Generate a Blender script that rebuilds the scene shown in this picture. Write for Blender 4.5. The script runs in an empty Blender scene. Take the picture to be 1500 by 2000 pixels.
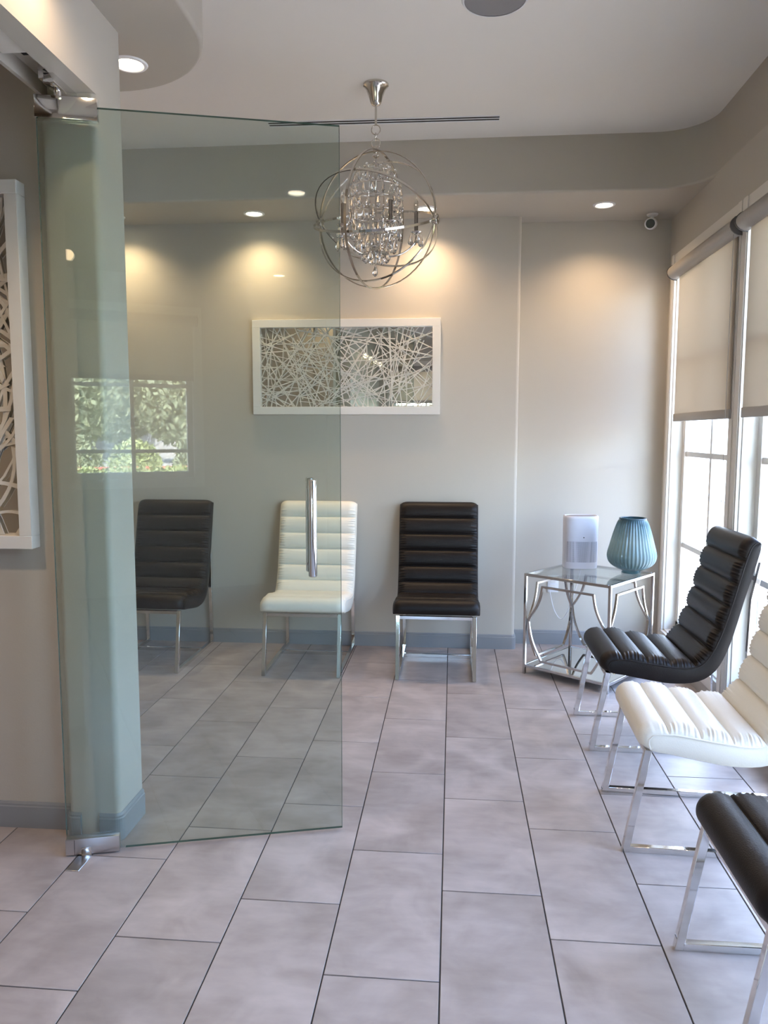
import bpy, bmesh, math, random
from mathutils import Vector, Matrix

scene = bpy.context.scene
COL = scene.collection
PI = math.pi
rad = math.radians

# ------------------------------------------------------------------ camera
F_PX, YAW, PITCH, ROLL = 1505.08, rad(5.0941), rad(5.8507), rad(0.0767)
CAM = Vector((0.0199, 0.0, 1.4109))
fw = Vector((-math.sin(YAW) * math.cos(PITCH), math.cos(YAW) * math.cos(PITCH), -math.sin(PITCH)))
rt = Vector((math.cos(YAW), math.sin(YAW), 0.0))
up = rt.cross(fw)
rt2 = rt * math.cos(ROLL) + up * math.sin(ROLL)
up2 = up * math.cos(ROLL) - rt * math.sin(ROLL)
cd = bpy.data.cameras.new('camera')
cam = bpy.data.objects.new('camera', cd)
COL.objects.link(cam)
cam.matrix_world = Matrix((
    (rt2.x, up2.x, -fw.x, CAM.x), (rt2.y, up2.y, -fw.y, CAM.y), (rt2.z, up2.z, -fw.z, CAM.z), (0, 0, 0, 1)))
cd.sensor_fit = 'VERTICAL'
cd.sensor_height = 36.0
cd.lens = F_PX / 2000.0 * 36.0
cd.clip_start = 0.05
cd.clip_end = 300
scene.camera = cam

# ------------------------------------------------------------------ world, sun, exposure
world = bpy.data.worlds.new('sky')
scene.world = world
world.use_nodes = True
wn = world.node_tree
for n in list(wn.nodes):
    wn.nodes.remove(n)
w_out = wn.nodes.new('ShaderNodeOutputWorld')
w_bg = wn.nodes.new('ShaderNodeBackground')
w_sky = wn.nodes.new('ShaderNodeTexSky')
w_sky.sky_type = 'NISHITA'
w_sky.sun_disc = False
w_sky.sun_elevation = rad(50)
w_sky.sun_rotation = rad(-10)
w_sky.air_density = 1.0
w_sky.dust_density = 1.5
w_sky.ozone_density = 1.0
w_bg.inputs['Strength'].default_value = 4.6
wn.links.new(w_sky.outputs[0], w_bg.inputs['Color'])
wn.links.new(w_bg.outputs[0], w_out.inputs['Surface'])

sun_d = bpy.data.lights.new('sun', 'SUN')
sun_d.energy = 72.0
sun_d.angle = rad(0.6)
sun_d.color = (1.0, 0.95, 0.86)
sun = bpy.data.objects.new('sun', sun_d)
COL.objects.link(sun)
SUN_TO = Vector((0.04, 0.66, 0.75)).normalized()          # towards the sun: behind the back wall
sun.rotation_euler = SUN_TO.to_track_quat('Z', 'Y').to_euler()
sun.location = (0, 0, 20)

vs = scene.view_settings
vs.view_transform = 'Standard'
vs.look = 'None'
vs.gamma = 1.0
vs.use_curve_mapping = False
vs.exposure = -0.12

# light portals in the window openings (they give no light of their own)
def portal(loc, rot, sx, sy):
    d = bpy.data.lights.new('window_portal', 'AREA')
    d.shape = 'RECTANGLE'
    d.size, d.size_y = sx, sy
    d.cycles.is_portal = True
    o = bpy.data.objects.new('window_portal', d)
    o.location = loc
    o.rotation_euler = rot
    COL.objects.link(o)

WIN_R = [(3.92, 4.98), (2.725, 3.785), (1.53, 2.59), (0.335, 1.395)]        # window openings in the right wall (y range)
WIN_Z0, WIN_Z1 = 0.155, 2.43
REAR_X0, REAR_X1, REAR_Z0 = -0.92, 0.13, 1.0
for y0, y1 in WIN_R:
    portal((1.53, (y0 + y1) / 2, (WIN_Z0 + WIN_Z1) / 2), (0, rad(90), 0), WIN_Z1 - WIN_Z0, y1 - y0)
portal(((REAR_X0 + REAR_X1) / 2, -2.06, (REAR_Z0 + WIN_Z1) / 2), (rad(90), 0, 0), REAR_X1 - REAR_X0, WIN_Z1 - REAR_Z0)

# ------------------------------------------------------------------ materials
MATS = {}
def new_mat(name):
    m = bpy.data.materials.new(name)
    m.use_nodes = True
    nt = m.node_tree
    for n in list(nt.nodes):
        nt.nodes.remove(n)
    out = nt.nodes.new('ShaderNodeOutputMaterial')
    MATS[name] = m
    return m, nt, out

def principled(name, col, rough=0.5, metal=0.0, spec=0.5, bump=None, vary=None, coat=0.0):
    """bump=(scale, strength, detail), vary=(scale, amount)"""
    m, nt, out = new_mat(name)
    b = nt.nodes.new('ShaderNodeBsdfPrincipled')
    b.inputs['Base Color'].default_value = (*col, 1)
    b.inputs['Roughness'].default_value = rough
    b.inputs['Metallic'].default_value = metal
    b.inputs['Specular IOR Level'].default_value = spec
    b.inputs['Coat Weight'].default_value = coat
    nt.links.new(b.outputs[0], out.inputs['Surface'])
    tc = nt.nodes.new('ShaderNodeTexCoord')
    if vary:
        nz = nt.nodes.new('ShaderNodeTexNoise')
        nz.inputs['Scale'].default_value = vary[0]
        nz.inputs['Detail'].default_value = 4
        nt.links.new(tc.outputs['Object'], nz.inputs['Vector'])
        mx = nt.nodes.new('ShaderNodeMix')
        mx.data_type = 'RGBA'
        a = vary[1]
        mx.inputs[6].default_value = (*[c * (1 - a) for c in col], 1)
        mx.inputs[7].default_value = (*[min(1, c * (1 + a)) for c in col], 1)
        nt.links.new(nz.outputs['Fac'], mx.inputs[0])
        nt.links.new(mx.outputs[2], b.inputs['Base Color'])
    if bump:
        nb = nt.nodes.new('ShaderNodeTexNoise')
        nb.inputs['Scale'].default_value = bump[0]
        nb.inputs['Detail'].default_value = bump[2] if len(bump) > 2 else 3
        nt.links.new(tc.outputs['Object'], nb.inputs['Vector'])
        bp = nt.nodes.new('ShaderNodeBump')
        bp.inputs['Strength'].default_value = bump[1]
        bp.inputs['Distance'].default_value = 0.01
        nt.links.new(nb.outputs['Fac'], bp.inputs['Height'])
        nt.links.new(bp.outputs[0], b.inputs['Normal'])
    return m

def clear_glass(name, tint, boost=1.0):
    """flat glass: tinted see-through + mirror reflection by angle (Schlick)"""
    m, nt, out = new_mat(name)
    tr = nt.nodes.new('ShaderNodeBsdfTransparent')
    tr.inputs[0].default_value = (*tint, 1)
    gl = nt.nodes.new('ShaderNodeBsdfGlossy')
    gl.inputs['Roughness'].default_value = 0.0
    lw = nt.nodes.new('ShaderNodeLayerWeight')
    lw.inputs[0].default_value = 0.5
    p = nt.nodes.new('ShaderNodeMath'); p.operation = 'POWER'; p.inputs[1].default_value = 5.0
    nt.links.new(lw.outputs['Facing'], p.inputs[0])
    ma = nt.nodes.new('ShaderNodeMath'); ma.operation = 'MULTIPLY_ADD'
    ma.inputs[1].default_value = 0.95 * boost
    ma.inputs[2].default_value = 0.045 * boost
    nt.links.new(p.outputs[0], ma.inputs[0])
    mx = nt.nodes.new('ShaderNodeMixShader')
    nt.links.new(ma.outputs[0], mx.inputs[0])
    nt.links.new(tr.outputs[0], mx.inputs[1])
    nt.links.new(gl.outputs[0], mx.inputs[2])
    nt.links.new(mx.outputs[0], out.inputs['Surface'])
    return m

def real_glass(name, col, rough=0.0, ior=1.5):
    m, nt, out = new_mat(name)
    g = nt.nodes.new('ShaderNodeBsdfGlass')
    g.inputs['Color'].default_value = (*col, 1)
    g.inputs['Roughness'].default_value = rough
    g.inputs['IOR'].default_value = ior
    nt.links.new(g.outputs[0], out.inputs['Surface'])
    return m

def emissive(name, col, strength):
    m, nt, out = new_mat(name)
    e = nt.nodes.new('ShaderNodeEmission')
    e.inputs[0].default_value = (*col, 1)
    e.inputs[1].default_value = strength
    nt.links.new(e.outputs[0], out.inputs['Surface'])
    return m

M_WALL = principled('wall_paint', (0.50, 0.458, 0.40), 0.55, vary=(0.8, 0.02), bump=(180, 0.04))
M_SOFFIT = principled('shaded_wall_paint', (0.43, 0.39, 0.335), 0.6, vary=(0.8, 0.02), bump=(180, 0.04))  # wall paint darkened, shade of the unlit fascia put into the colour
M_CEIL = principled('ceiling_paint', (0.76, 0.72, 0.67), 0.7, vary=(0.7, 0.02))
M_TRIM = principled('white_trim_paint', (0.72, 0.68, 0.62), 0.35)
M_BASE = principled('grey_baseboard_paint', (0.27, 0.275, 0.285), 0.35)
M_CHROME = principled('chrome', (0.78, 0.77, 0.76), 0.07, 1.0)
M_NICKEL = principled('polished_nickel', (0.62, 0.585, 0.53), 0.14, 1.0)
M_STEEL = principled('polished_steel', (0.56, 0.555, 0.55), 0.16, 1.0)
M_BRUSHED = principled('brushed_steel', (0.62, 0.62, 0.64), 0.28, 1.0)
M_MIRROR = principled('mirror', (0.80, 0.80, 0.78), 0.01, 1.0)
M_DARK = principled('dark_brown_leather', (0.010, 0.0068, 0.0058), 0.44, spec=0.26, bump=(260, 0.10), vary=(6, 0.25))
M_WHITE = principled('cream_leather', (0.80, 0.755, 0.66), 0.40, bump=(260, 0.08))
M_WFRAME = principled('white_lacquer', (0.76, 0.74, 0.71), 0.35)
M_STRIP = principled('silver_white_strip', (0.66, 0.64, 0.59), 0.4, vary=(9, 0.12))
M_BLACK = principled('black_plastic', (0.012, 0.011, 0.011), 0.3)
M_SLOT = principled('dark_slot', (0.01, 0.01, 0.012), 0.7)
M_WPLAST = principled('white_plastic', (0.78, 0.78, 0.80), 0.35)
M_GPLAST = principled('lavender_grey_plastic', (0.66, 0.65, 0.72), 0.38)
M_CASSETTE = principled('grey_brown_aluminium', (0.36, 0.33, 0.30), 0.38)
M_SPK = principled('speaker_grille_grey', (0.27, 0.26, 0.265), 0.6, bump=(900, 0.4))
M_GLASS = clear_glass('window_glass', (0.985, 0.99, 0.99))
M_DOOR = clear_glass('greenish_door_glass', (0.855, 0.905, 0.882), 1.25)
M_DEDGE = principled('green_glass_edge', (0.09, 0.16, 0.14), 0.1)
M_TOPGL = clear_glass('table_top_glass', (0.94, 0.97, 0.96), 1.2)
M_CRYSTAL = real_glass('crystal', (0.97, 0.97, 0.97), 0.0, 1.55)
M_BULB = real_glass('clear_bulb_glass', (0.95, 0.95, 0.93), 0.02, 1.3)
M_LAMP = emissive('lamp_lens', (1.0, 0.86, 0.66), 16.0)
M_GROUT = principled('dark_grout', (0.045, 0.042, 0.042), 0.9)

# vase: blue-green glass
def vase_mat():
    m, nt, out = new_mat('blue_green_vase_glass')
    tc = nt.nodes.new('ShaderNodeTexCoord')
    sp = nt.nodes.new('ShaderNodeSeparateXYZ')
    nt.links.new(tc.outputs['Object'], sp.inputs[0])
    rmp = nt.nodes.new('ShaderNodeValToRGB')
    mr = nt.nodes.new('ShaderNodeMapRange')
    mr.inputs['From Min'].default_value = 0.0
    mr.inputs['From Max'].default_value = 0.32
    nt.links.new(sp.outputs['Z'], mr.inputs['Value'])
    nt.links.new(mr.outputs[0], rmp.inputs[0])
    e = rmp.color_ramp.elements
    e[0].position, e[0].color = 0.0, (0.06, 0.16, 0.20, 1)
    e[1].position, e[1].color = 1.0, (0.05, 0.13, 0.17, 1)
    for pos, c in ((0.25, (0.30, 0.44, 0.47, 1)), (0.6, (0.42, 0.55, 0.55, 1)), (0.85, (0.22, 0.34, 0.38, 1))):
        k = e.new(pos); k.color = c
    b = nt.nodes.new('ShaderNodeBsdfPrincipled')
    b.inputs['Roughness'].default_value = 0.08
    b.inputs['Transmission Weight'].default_value = 0.5
    b.inputs['IOR'].default_value = 1.35
    nt.links.new(rmp.outputs[0], b.inputs['Base Color'])
    nt.links.new(b.outputs[0], out.inputs['Surface'])
    return m
M_VASE = vase_mat()

def shade_mat():
    m, nt, out = new_mat('beige_shade_fabric')
    d = nt.nodes.new('ShaderNodeBsdfDiffuse')
    d.inputs[0].default_value = (0.50, 0.45, 0.38, 1)
    t = nt.nodes.new('ShaderNodeBsdfTranslucent')
    t.inputs[0].default_value = (0.60, 0.51, 0.41, 1)
    mx = nt.nodes.new('ShaderNodeMixShader')
    mx.inputs[0].default_value = 0.42
    nt.links.new(d.outputs[0], mx.inputs[1])
    nt.links.new(t.outputs[0], mx.inputs[2])
    nt.links.new(mx.outputs[0], out.inputs['Surface'])
    return m
M_SHADE = shade_mat()

def tile_mat():
    m, nt, out = new_mat('grey_porcelain_tile')
    tc = nt.nodes.new('ShaderNodeTexCoord')
    oi = nt.nodes.new('ShaderNodeObjectInfo')
    add = nt.nodes.new('ShaderNodeVectorMath'); add.operation = 'MULTIPLY_ADD'
    add.inputs[1].default_value = (1, 1, 1)
    cmb = nt.nodes.new('ShaderNodeCombineXYZ')
    mul = nt.nodes.new('ShaderNodeMath'); mul.operation = 'MULTIPLY'; mul.inputs[1].default_value = 37.0
    nt.links.new(oi.outputs['Random'], mul.inputs[0])
    for i in range(3):
        nt.links.new(mul.outputs[0], cmb.inputs[i])
    nt.links.new(tc.outputs['Object'], add.inputs[0])
    nt.links.new(cmb.outputs[0], add.inputs[2])
    n1 = nt.nodes.new('ShaderNodeTexNoise')
    n1.inputs['Scale'].default_value = 5.0
    n1.inputs['Detail'].default_value = 6
    n1.inputs['Distortion'].default_value = 0.6
    nt.links.new(add.outputs[0], n1.inputs['Vector'])
    mp = nt.nodes.new('ShaderNodeMapping')
    mp.inputs['Scale'].default_value = (9, 26, 1)
    nt.links.new(add.outputs[0], mp.inputs['Vector'])
    n2 = nt.nodes.new('ShaderNodeTexNoise')
    n2.inputs['Scale'].default_value = 1.0
    n2.inputs['Detail'].default_value = 5
    nt.links.new(mp.outputs[0], n2.inputs['Vector'])
    mixn = nt.nodes.new('ShaderNodeMath'); mixn.operation = 'MULTIPLY_ADD'
    mixn.inputs[1].default_value = 0.25
    nt.links.new(n2.outputs['Fac'], mixn.inputs[0])
    s1 = nt.nodes.new('ShaderNodeMath'); s1.operation = 'MULTIPLY'; s1.inputs[1].default_value = 0.75
    nt.links.new(n1.outputs['Fac'], s1.inputs[0])
    nt.links.new(s1.outputs[0], mixn.inputs[2])
    rmp = nt.nodes.new('ShaderNodeValToRGB')
    e = rmp.color_ramp.elements
    e[0].position, e[0].color = 0.32, (0.280, 0.237, 0.222, 1)
    e[1].position, e[1].color = 0.68, (0.470, 0.412, 0.391, 1)
    nt.links.new(mixn.outputs[0], rmp.inputs[0])
    hs = nt.nodes.new('ShaderNodeHueSaturation')
    mr = nt.nodes.new('ShaderNodeMapRange')
    mr.inputs['To Min'].default_value = 0.92
    mr.inputs['To Max'].default_value = 1.06
    nt.links.new(oi.outputs['Random'], mr.inputs['Value'])
    nt.links.new(mr.outputs[0], hs.inputs['Value'])
    nt.links.new(rmp.outputs[0], hs.inputs['Color'])
    b = nt.nodes.new('ShaderNodeBsdfPrincipled')
    nt.links.new(hs.outputs[0], b.inputs['Base Color'])
    rr = nt.nodes.new('ShaderNodeMapRange')
    rr.inputs['To Min'].default_value = 0.30
    rr.inputs['To Max'].default_value = 0.46
    nt.links.new(n1.outputs['Fac'], rr.inputs['Value'])
    nt.links.new(rr.outputs[0], b.inputs['Roughness'])
    nt.links.new(b.outputs[0], out.inputs['Surface'])
    return m
M_TILE = tile_mat()

# outdoors
M_STUCCO = principled('pale_stucco', (0.74, 0.74, 0.74), 0.9, vary=(0.6, 0.03), bump=(60, 0.15))
M_PAVE = principled('pale_concrete', (0.55, 0.54, 0.52), 0.9, vary=(0.5, 0.1))
M_HOUSE = principled('house_stucco', (0.42, 0.41, 0.42), 0.9, vary=(0.4, 0.08))
M_YARD = principled('dark_paving', (0.155, 0.155, 0.158), 0.9, vary=(0.8, 0.15))
M_KERB = principled('red_kerb_paint', (0.50, 0.14, 0.11), 0.8)
M_LEAF = principled('hedge_leaf', (0.34, 0.39, 0.18), 0.5, vary=(3, 0.5))
M_LEAF2 = principled('tree_leaf', (0.24, 0.27, 0.17), 0.55, vary=(2, 0.5))
M_BARK = principled('grey_bark', (0.15, 0.12, 0.10), 0.9, vary=(8, 0.3))
M_ROOF = principled('terracotta_roof', (0.38, 0.16, 0.10), 0.85)
M_BLUEGLASS = principled('dark_house_pane', (0.05, 0.07, 0.09), 0.1)
M_STONE = principled('pale_stone', (0.60, 0.57, 0.53), 0.9)

# ------------------------------------------------------------------ mesh helpers
class MB:
    def __init__(self):
        self.v, self.f = [], []
    def add(self, vs, fs):
        o = len(self.v)
        self.v += [tuple(p) for p in vs]
        self.f += [tuple(i + o for i in f) for f in fs]
        return self
    def box(self, x0, x1, y0, y1, z0, z1):
        return self.add([(x0, y0, z0), (x1, y0, z0), (x1, y1, z0), (x0, y1, z0), (x0, y0, z1), (x1, y0, z1), (x1, y1, z1), (x0, y1, z1)],
                        [(3, 2, 1, 0), (4, 5, 6, 7), (0, 1, 5, 4), (1, 2, 6, 5), (2, 3, 7, 6), (3, 0, 4, 7)])
    def prism(self, poly, z0, z1, axis='z'):
        """closed polygon (ccw) extruded; axis: direction of the extrusion"""
        n = len(poly)
        def P(a, b, c):
            return {'z': (a, b, c), 'x': (c, a, b), 'y': (b, c, a)}[axis]
        vs = [P(a, b, z0) for a, b in poly] + [P(a, b, z1) for a, b in poly]
        fs = [tuple(range(n - 1, -1, -1)), tuple(range(n, 2 * n))]
        fs += [(i, (i + 1) % n, n + (i + 1) % n, n + i) for i in range(n)]
        return self.add(vs, fs)
    def sweep(self, pts, sec, closed=False, side=None):
        """sweep a closed section [(a,b)..] along pts with mitred corners; side = fixed normal vector for 'b'"""
        pts = [Vector(p) for p in pts]
        n, k = len(pts), len(sec)
        rings = []
        prev = None
        for i in range(n):
            if closed:
                d0 = (pts[i] - pts[i - 1]).normalized(); d1 = (pts[(i + 1) % n] - pts[i]).normalized()
            else:
                d0 = (pts[i] - pts[i - 1]).normalized() if i > 0 else (pts[1] - pts[0]).normalized()
                d1 = (pts[i + 1] - pts[i]).normalized() if i < n - 1 else d0
            t = (d0 + d1)
            t = d1 if t.length < 1e-6 else t.normalized()
            if side is not None:
                b = Vector(side)
                a = t.cross(b)
                if a.length < 1e-5:
                    a = Vector((1, 0, 0)).cross(t)
                a.normalize()
                b = a.cross(t).normalized() if abs(t.dot(Vector(side))) > 1e-3 else Vector(side).normalized()
            else:
                if prev is None:
                    h = Vector((0, 0, 1)) if abs(t.z) < 0.9 else Vector((1, 0, 0))
                    a = h.cross(t).normalized()
                else:
                    a = (prev - t * prev.dot(t)).normalized()
                prev = a
                b = t.cross(a)
            c = max(0.35, math.sqrt(max(0.0, (1 + d0.dot(d1)) / 2)))
            # stretch only in the bend direction
            bend = d1 - d0
            ring = []
            for (sa, sb) in sec:
                off = a * sa + b * sb
                if bend.length > 1e-4:
                    bn = (bend - t * bend.dot(t))
                    if bn.length > 1e-6:
                        bn.normalize()
                        off = off + bn * off.dot(bn) * (1 / c - 1)
                ring.append(pts[i] + off)
            rings.append(ring)
        vs = [p for r in rings for p in r]
        fs = []
        m = n if closed else n - 1
        for i in range(m):
            j = (i + 1) % n
            for q in range(k):
                fs.append((i * k + q, i * k + (q + 1) % k, j * k + (q + 1) % k, j * k + q))
        if not closed:
            fs.append(tuple(range(k - 1, -1, -1)))
            fs.append(tuple((n - 1) * k + q for q in range(k)))
        return self.add(vs, fs)
    def tube(self, pts, r, n=10, closed=False):
        return self.sweep(pts, [(r * math.cos(2 * PI * i / n), r * math.sin(2 * PI * i / n)) for i in range(n)], closed)
    def lathe(self, prof, n=32, center=(0, 0), ribs=None, cap=True):
        """prof: [(r,z)..]; ribs=(count, depth)"""
        vs, fs = [], []
        for j, (r, z) in enumerate(prof):
            for i in range(n):
                t = 2 * PI * i / n
                rr = r
                if ribs and ribs[2] <= j <= ribs[3]:
                    rr = r + ribs[1] * math.cos(ribs[0] * t)
                vs.append((center[0] + rr * math.cos(t), center[1] + rr * math.sin(t), z))
        for j in range(len(prof) - 1):
            for i in range(n):
                k = (i + 1) % n
                fs.append((j * n + i, j * n + k, (j + 1) * n + k, (j + 1) * n + i))
        if cap:
            fs.append(tuple(range(n - 1, -1, -1)))
            fs.append(tuple((len(prof) - 1) * n + i for i in range(n)))
        return self.add(vs, fs)
    def mesh(self, name, mat, smooth=False, bevel=0.0, segs=2, angle=40, mat2=None, face2=None):
        me = bpy.data.meshes.new(name)
        me.from_pydata(self.v, [], self.f)
        bm = bmesh.new(); bm.from_mesh(me)
        bmesh.ops.recalc_face_normals(bm, faces=bm.faces)
        if bevel > 0:
            ed = [e for e in bm.edges if len(e.link_faces) == 2 and e.calc_face_angle(0) > rad(30)]
            bmesh.ops.bevel(bm, geom=ed, offset=bevel, segments=segs, profile=0.5, affect='EDGES', clamp_overlap=True)
        if smooth or bevel > 0:
            for f in bm.faces:
                f.smooth = True
            for e in bm.edges:
                if len(e.link_faces) == 2 and e.calc_face_angle(0) > rad(angle):
                    e.smooth = False
        bm.to_mesh(me); bm.free()
        me.materials.append(mat)
        return me
    def build(self, name, mat, parent=None, **kw):
        o = bpy.data.objects.new(name, self.mesh(name, mat, **kw))
        COL.objects.link(o)
        if parent is not None:
            o.parent = parent
        return o

def tag(o, label=None, cat=None, group=None, kind=None):
    if label: o['label'] = label
    if cat: o['category'] = cat
    if group: o['group'] = group
    if kind: o['kind'] = kind
    return o
def thing(name, loc=(0, 0, 0), rz=0.0, label=None, cat=None, group=None, kind=None):
    o = bpy.data.objects.new(name, None)
    o.empty_display_size = 0.1
    o.location = loc
    o.rotation_euler = (0, 0, rz)
    COL.objects.link(o)
    return tag(o, label, cat, group, kind)
def struct(name, mb, mat, label, cat, **kw):
    return tag(mb.build(name, mat, **kw), label, cat, kind='structure')
def link_copy(src, parent=None):
    c = src.copy()
    COL.objects.link(c)
    c.parent = parent
    return c
def copy_tree(o, parent=None):
    c = link_copy(o, parent)
    for ch in list(o.children):
        copy_tree(ch, c)
    return c
def rect(w, h):
    return [(-w / 2, -h / 2), (w / 2, -h / 2), (w / 2, h / 2), (-w / 2, h / 2)]
def catmull(pts, per):
    out = []
    n = len(pts)
    for i in range(n - 1):
        p0 = pts[max(0, i - 1)]; p1 = pts[i]; p2 = pts[i + 1]; p3 = pts[min(n - 1, i + 2)]
        for k in range(per):
            t = k / per
            out.append(tuple(0.5 * ((2 * p1[d]) + (-p0[d] + p2[d]) * t + (2 * p0[d] - 5 * p1[d] + 4 * p2[d] - p3[d]) * t * t
                             + (-p0[d] + 3 * p1[d] - 3 * p2[d] + p3[d]) * t ** 3) for d in range(len(p1))))
    out.append(tuple(pts[-1]))
    return out
def resample(pts, n):
    pts = [Vector(p) for p in pts]
    L = [0]
    for a, b in zip(pts, pts[1:]):
        L.append(L[-1] + (b - a).length)
    out, j = [], 0
    for i in range(n):
        s = L[-1] * i / (n - 1)
        while j < len(L) - 2 and L[j + 1] < s:
            j += 1
        t = (s - L[j]) / max(1e-9, L[j + 1] - L[j])
        out.append(pts[j].lerp(pts[j + 1], min(1, max(0, t))))
    return out

# ------------------------------------------------------------------ room shell
XL, XR = -1.118, 1.375           # left wall face (waiting room), window wall face
XH0 = -2.60                      # far side of the alcove and the hall
Y_BACK, Y_REC, Y_REAR = 5.0, 5.15, -1.9
Z_SOF, Z_CEIL = 2.75, 3.054
XS = -1.302                      # hall side of the left wall
X_STEP = 0.432                   # where the back wall steps back
YJ0, YJ1 = 2.46, 2.655           # end of the left wall (jamb .. free edge)
Z_HEAD = 2.477

floor = struct('floor', MB().box(XH0 - .1, XR + .13, Y_REAR - .13, Y_REC + .15, -0.12, -0.0025), M_GROUT,
               'waiting room floor of large grey tiles with dark joints', 'floor')

# tiles: columns 0.305 wide, 0.61 long, staggered
COL_Y = {-5: 2.0458, -4: 1.7478, -3: 1.9626, -2: 2.1672, -1: 1.8629, 0: 2.2647, 1: 2.0606, 2: 2.3558, 3: 3.1516}
J = 0.0042
full_mesh = {}
def tile(x0, x1, y0, y1):
    x0, x1 = max(x0, XH0), min(x1, XR + .10)
    y0, y1 = max(y0, Y_REAR), min(y1, Y_REC)
    w, l = x1 - x0 - J, y1 - y0 - J
    if w < 0.02 or l < 0.02:
        return
    key = (round(w, 3), round(l, 3))
    if key not in full_mesh:
        m = MB().box(-w / 2, w / 2, -l / 2, l / 2, -0.009, 0.0)
        full_mesh[key] = m.mesh('tile', M_TILE, bevel=0.0008, segs=1)
    o = bpy.data.objects.new('tile', full_mesh[key])
    o.location = ((x0 + x1) / 2, (y0 + y1) / 2, 0)
    o.parent = floor
    COL.objects.link(o)
for c in range(-9, 5):
    y = COL_Y.get(c, 2.0 + 0.203 * (c % 3))
    if c == 4: y = 2.85
    while y > Y_REAR:
        y -= 0.61
    while y < Y_REC:
        tile(c * 0.305, (c + 1) * 0.305, y, y + 0.61)
        y += 0.61

def round_end(x0, x1, y0, y1, r, corners):
    """rectangle polygon with chosen corners rounded: corners subset of 'se','ne','nw','sw'"""
    out = []
    for nm, cx, cy, a0 in (('se', x1, y0, -90), ('ne', x1, y1, 0), ('nw', x0, y1, 90), ('sw', x0, y0, 180)):
        if nm in corners:
            ox = cx - r if 'e' in nm else cx + r
            oy = cy + r if 's' in nm else cy - r
            for k in range(7):
                a = rad(a0 + 90 * k / 6)
                out.append((ox + r * math.cos(a), oy + r * math.sin(a)))
        else:
            out.append((cx, cy))
    return out

struct('wall_back', MB().prism(round_end(XH0 - .12, X_STEP, Y_BACK, Y_BACK + .3, .022, ('se',)), 0, Z_SOF + .02), M_WALL,
       'greige back wall with warm light scallops behind the three chairs', 'wall', smooth=True)
struct('wall_back_recess', MB().box(X_STEP - .01, XR + .12, Y_REC, Y_REC + .15, 0, Z_SOF + .02), M_WALL,
       'set-back strip of greige wall behind the glass side table', 'wall')
# window wall
mb = MB()
ys = [Y_REAR - .12]
for y0, y1 in sorted(WIN_R):
    ys += [y0, y1]
ys.append(Y_REC + .15)
for i in range(0, len(ys), 2):
    mb.box(XR, XR + .12, ys[i], ys[i + 1], 0, Z_CEIL + .02)
for y0, y1 in WIN_R:
    mb.box(XR, XR + .12, y0, y1, 0, WIN_Z0)
    mb.box(XR, XR + .12, y0, y1, WIN_Z1, Z_CEIL + .02)
struct('wall_right', mb, M_WALL, 'greige window wall on the right with tall openings', 'wall')
# left wall: stub beyond the glass door, header, and the run behind the camera
mb = MB()
mb.prism(round_end(XS, XL, YJ0, YJ1, .02, ('se', 'sw')), 0, Z_HEAD)
mb.box(XS, XL, Y_REAR - .12, 1.42, 0, Z_SOF + .02)
mb.box(-1.190, XL, 1.42, YJ1, Z_HEAD, Z_SOF + .02)
mb.box(XS, XS + .013, 1.42, YJ1, Z_HEAD, Z_SOF + .02)
mb.box(XS + .013, -1.190, 1.42, YJ1, Z_HEAD + .05, Z_SOF + .02)
mb.box(XS + .013, -1.190, YJ0 + .03, YJ1, Z_HEAD, Z_HEAD + .05)
struct('wall_left', mb, M_WALL, 'pale wall end and header over the doorway beside the glass door', 'wall', smooth=True)
struct('wall_hall', MB().box(XH0 - .12, XS + .01, 2.52, YJ1, 0, Z_SOF + .02), M_WALL,
       'greige hall wall carrying the tall framed lattice art', 'wall')
struct('wall_far_left', MB().box(XH0 - .12, XH0, Y_REAR - .12, Y_BACK + .3, 0, Z_CEIL + .02), M_WALL,
       'greige wall closing hall and alcove at the far left', 'wall')
# rear wall with one window, seen only as a reflection
mb = MB()
mb.box(XH0 - .12, REAR_X0, Y_REAR - .12, Y_REAR, 0, Z_SOF + .02)
mb.box(REAR_X1, XR + .12, Y_REAR - .12, Y_REAR, 0, Z_SOF + .02)
mb.box(REAR_X0, REAR_X1, Y_REAR - .12, Y_REAR, 0, REAR_Z0)
mb.box(REAR_X0, REAR_X1, Y_REAR - .12, Y_REAR, WIN_Z1, Z_SOF + .02)
struct('wall_rear', mb, M_WALL, 'wall with one window mirrored in the glass door', 'wall')

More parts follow.
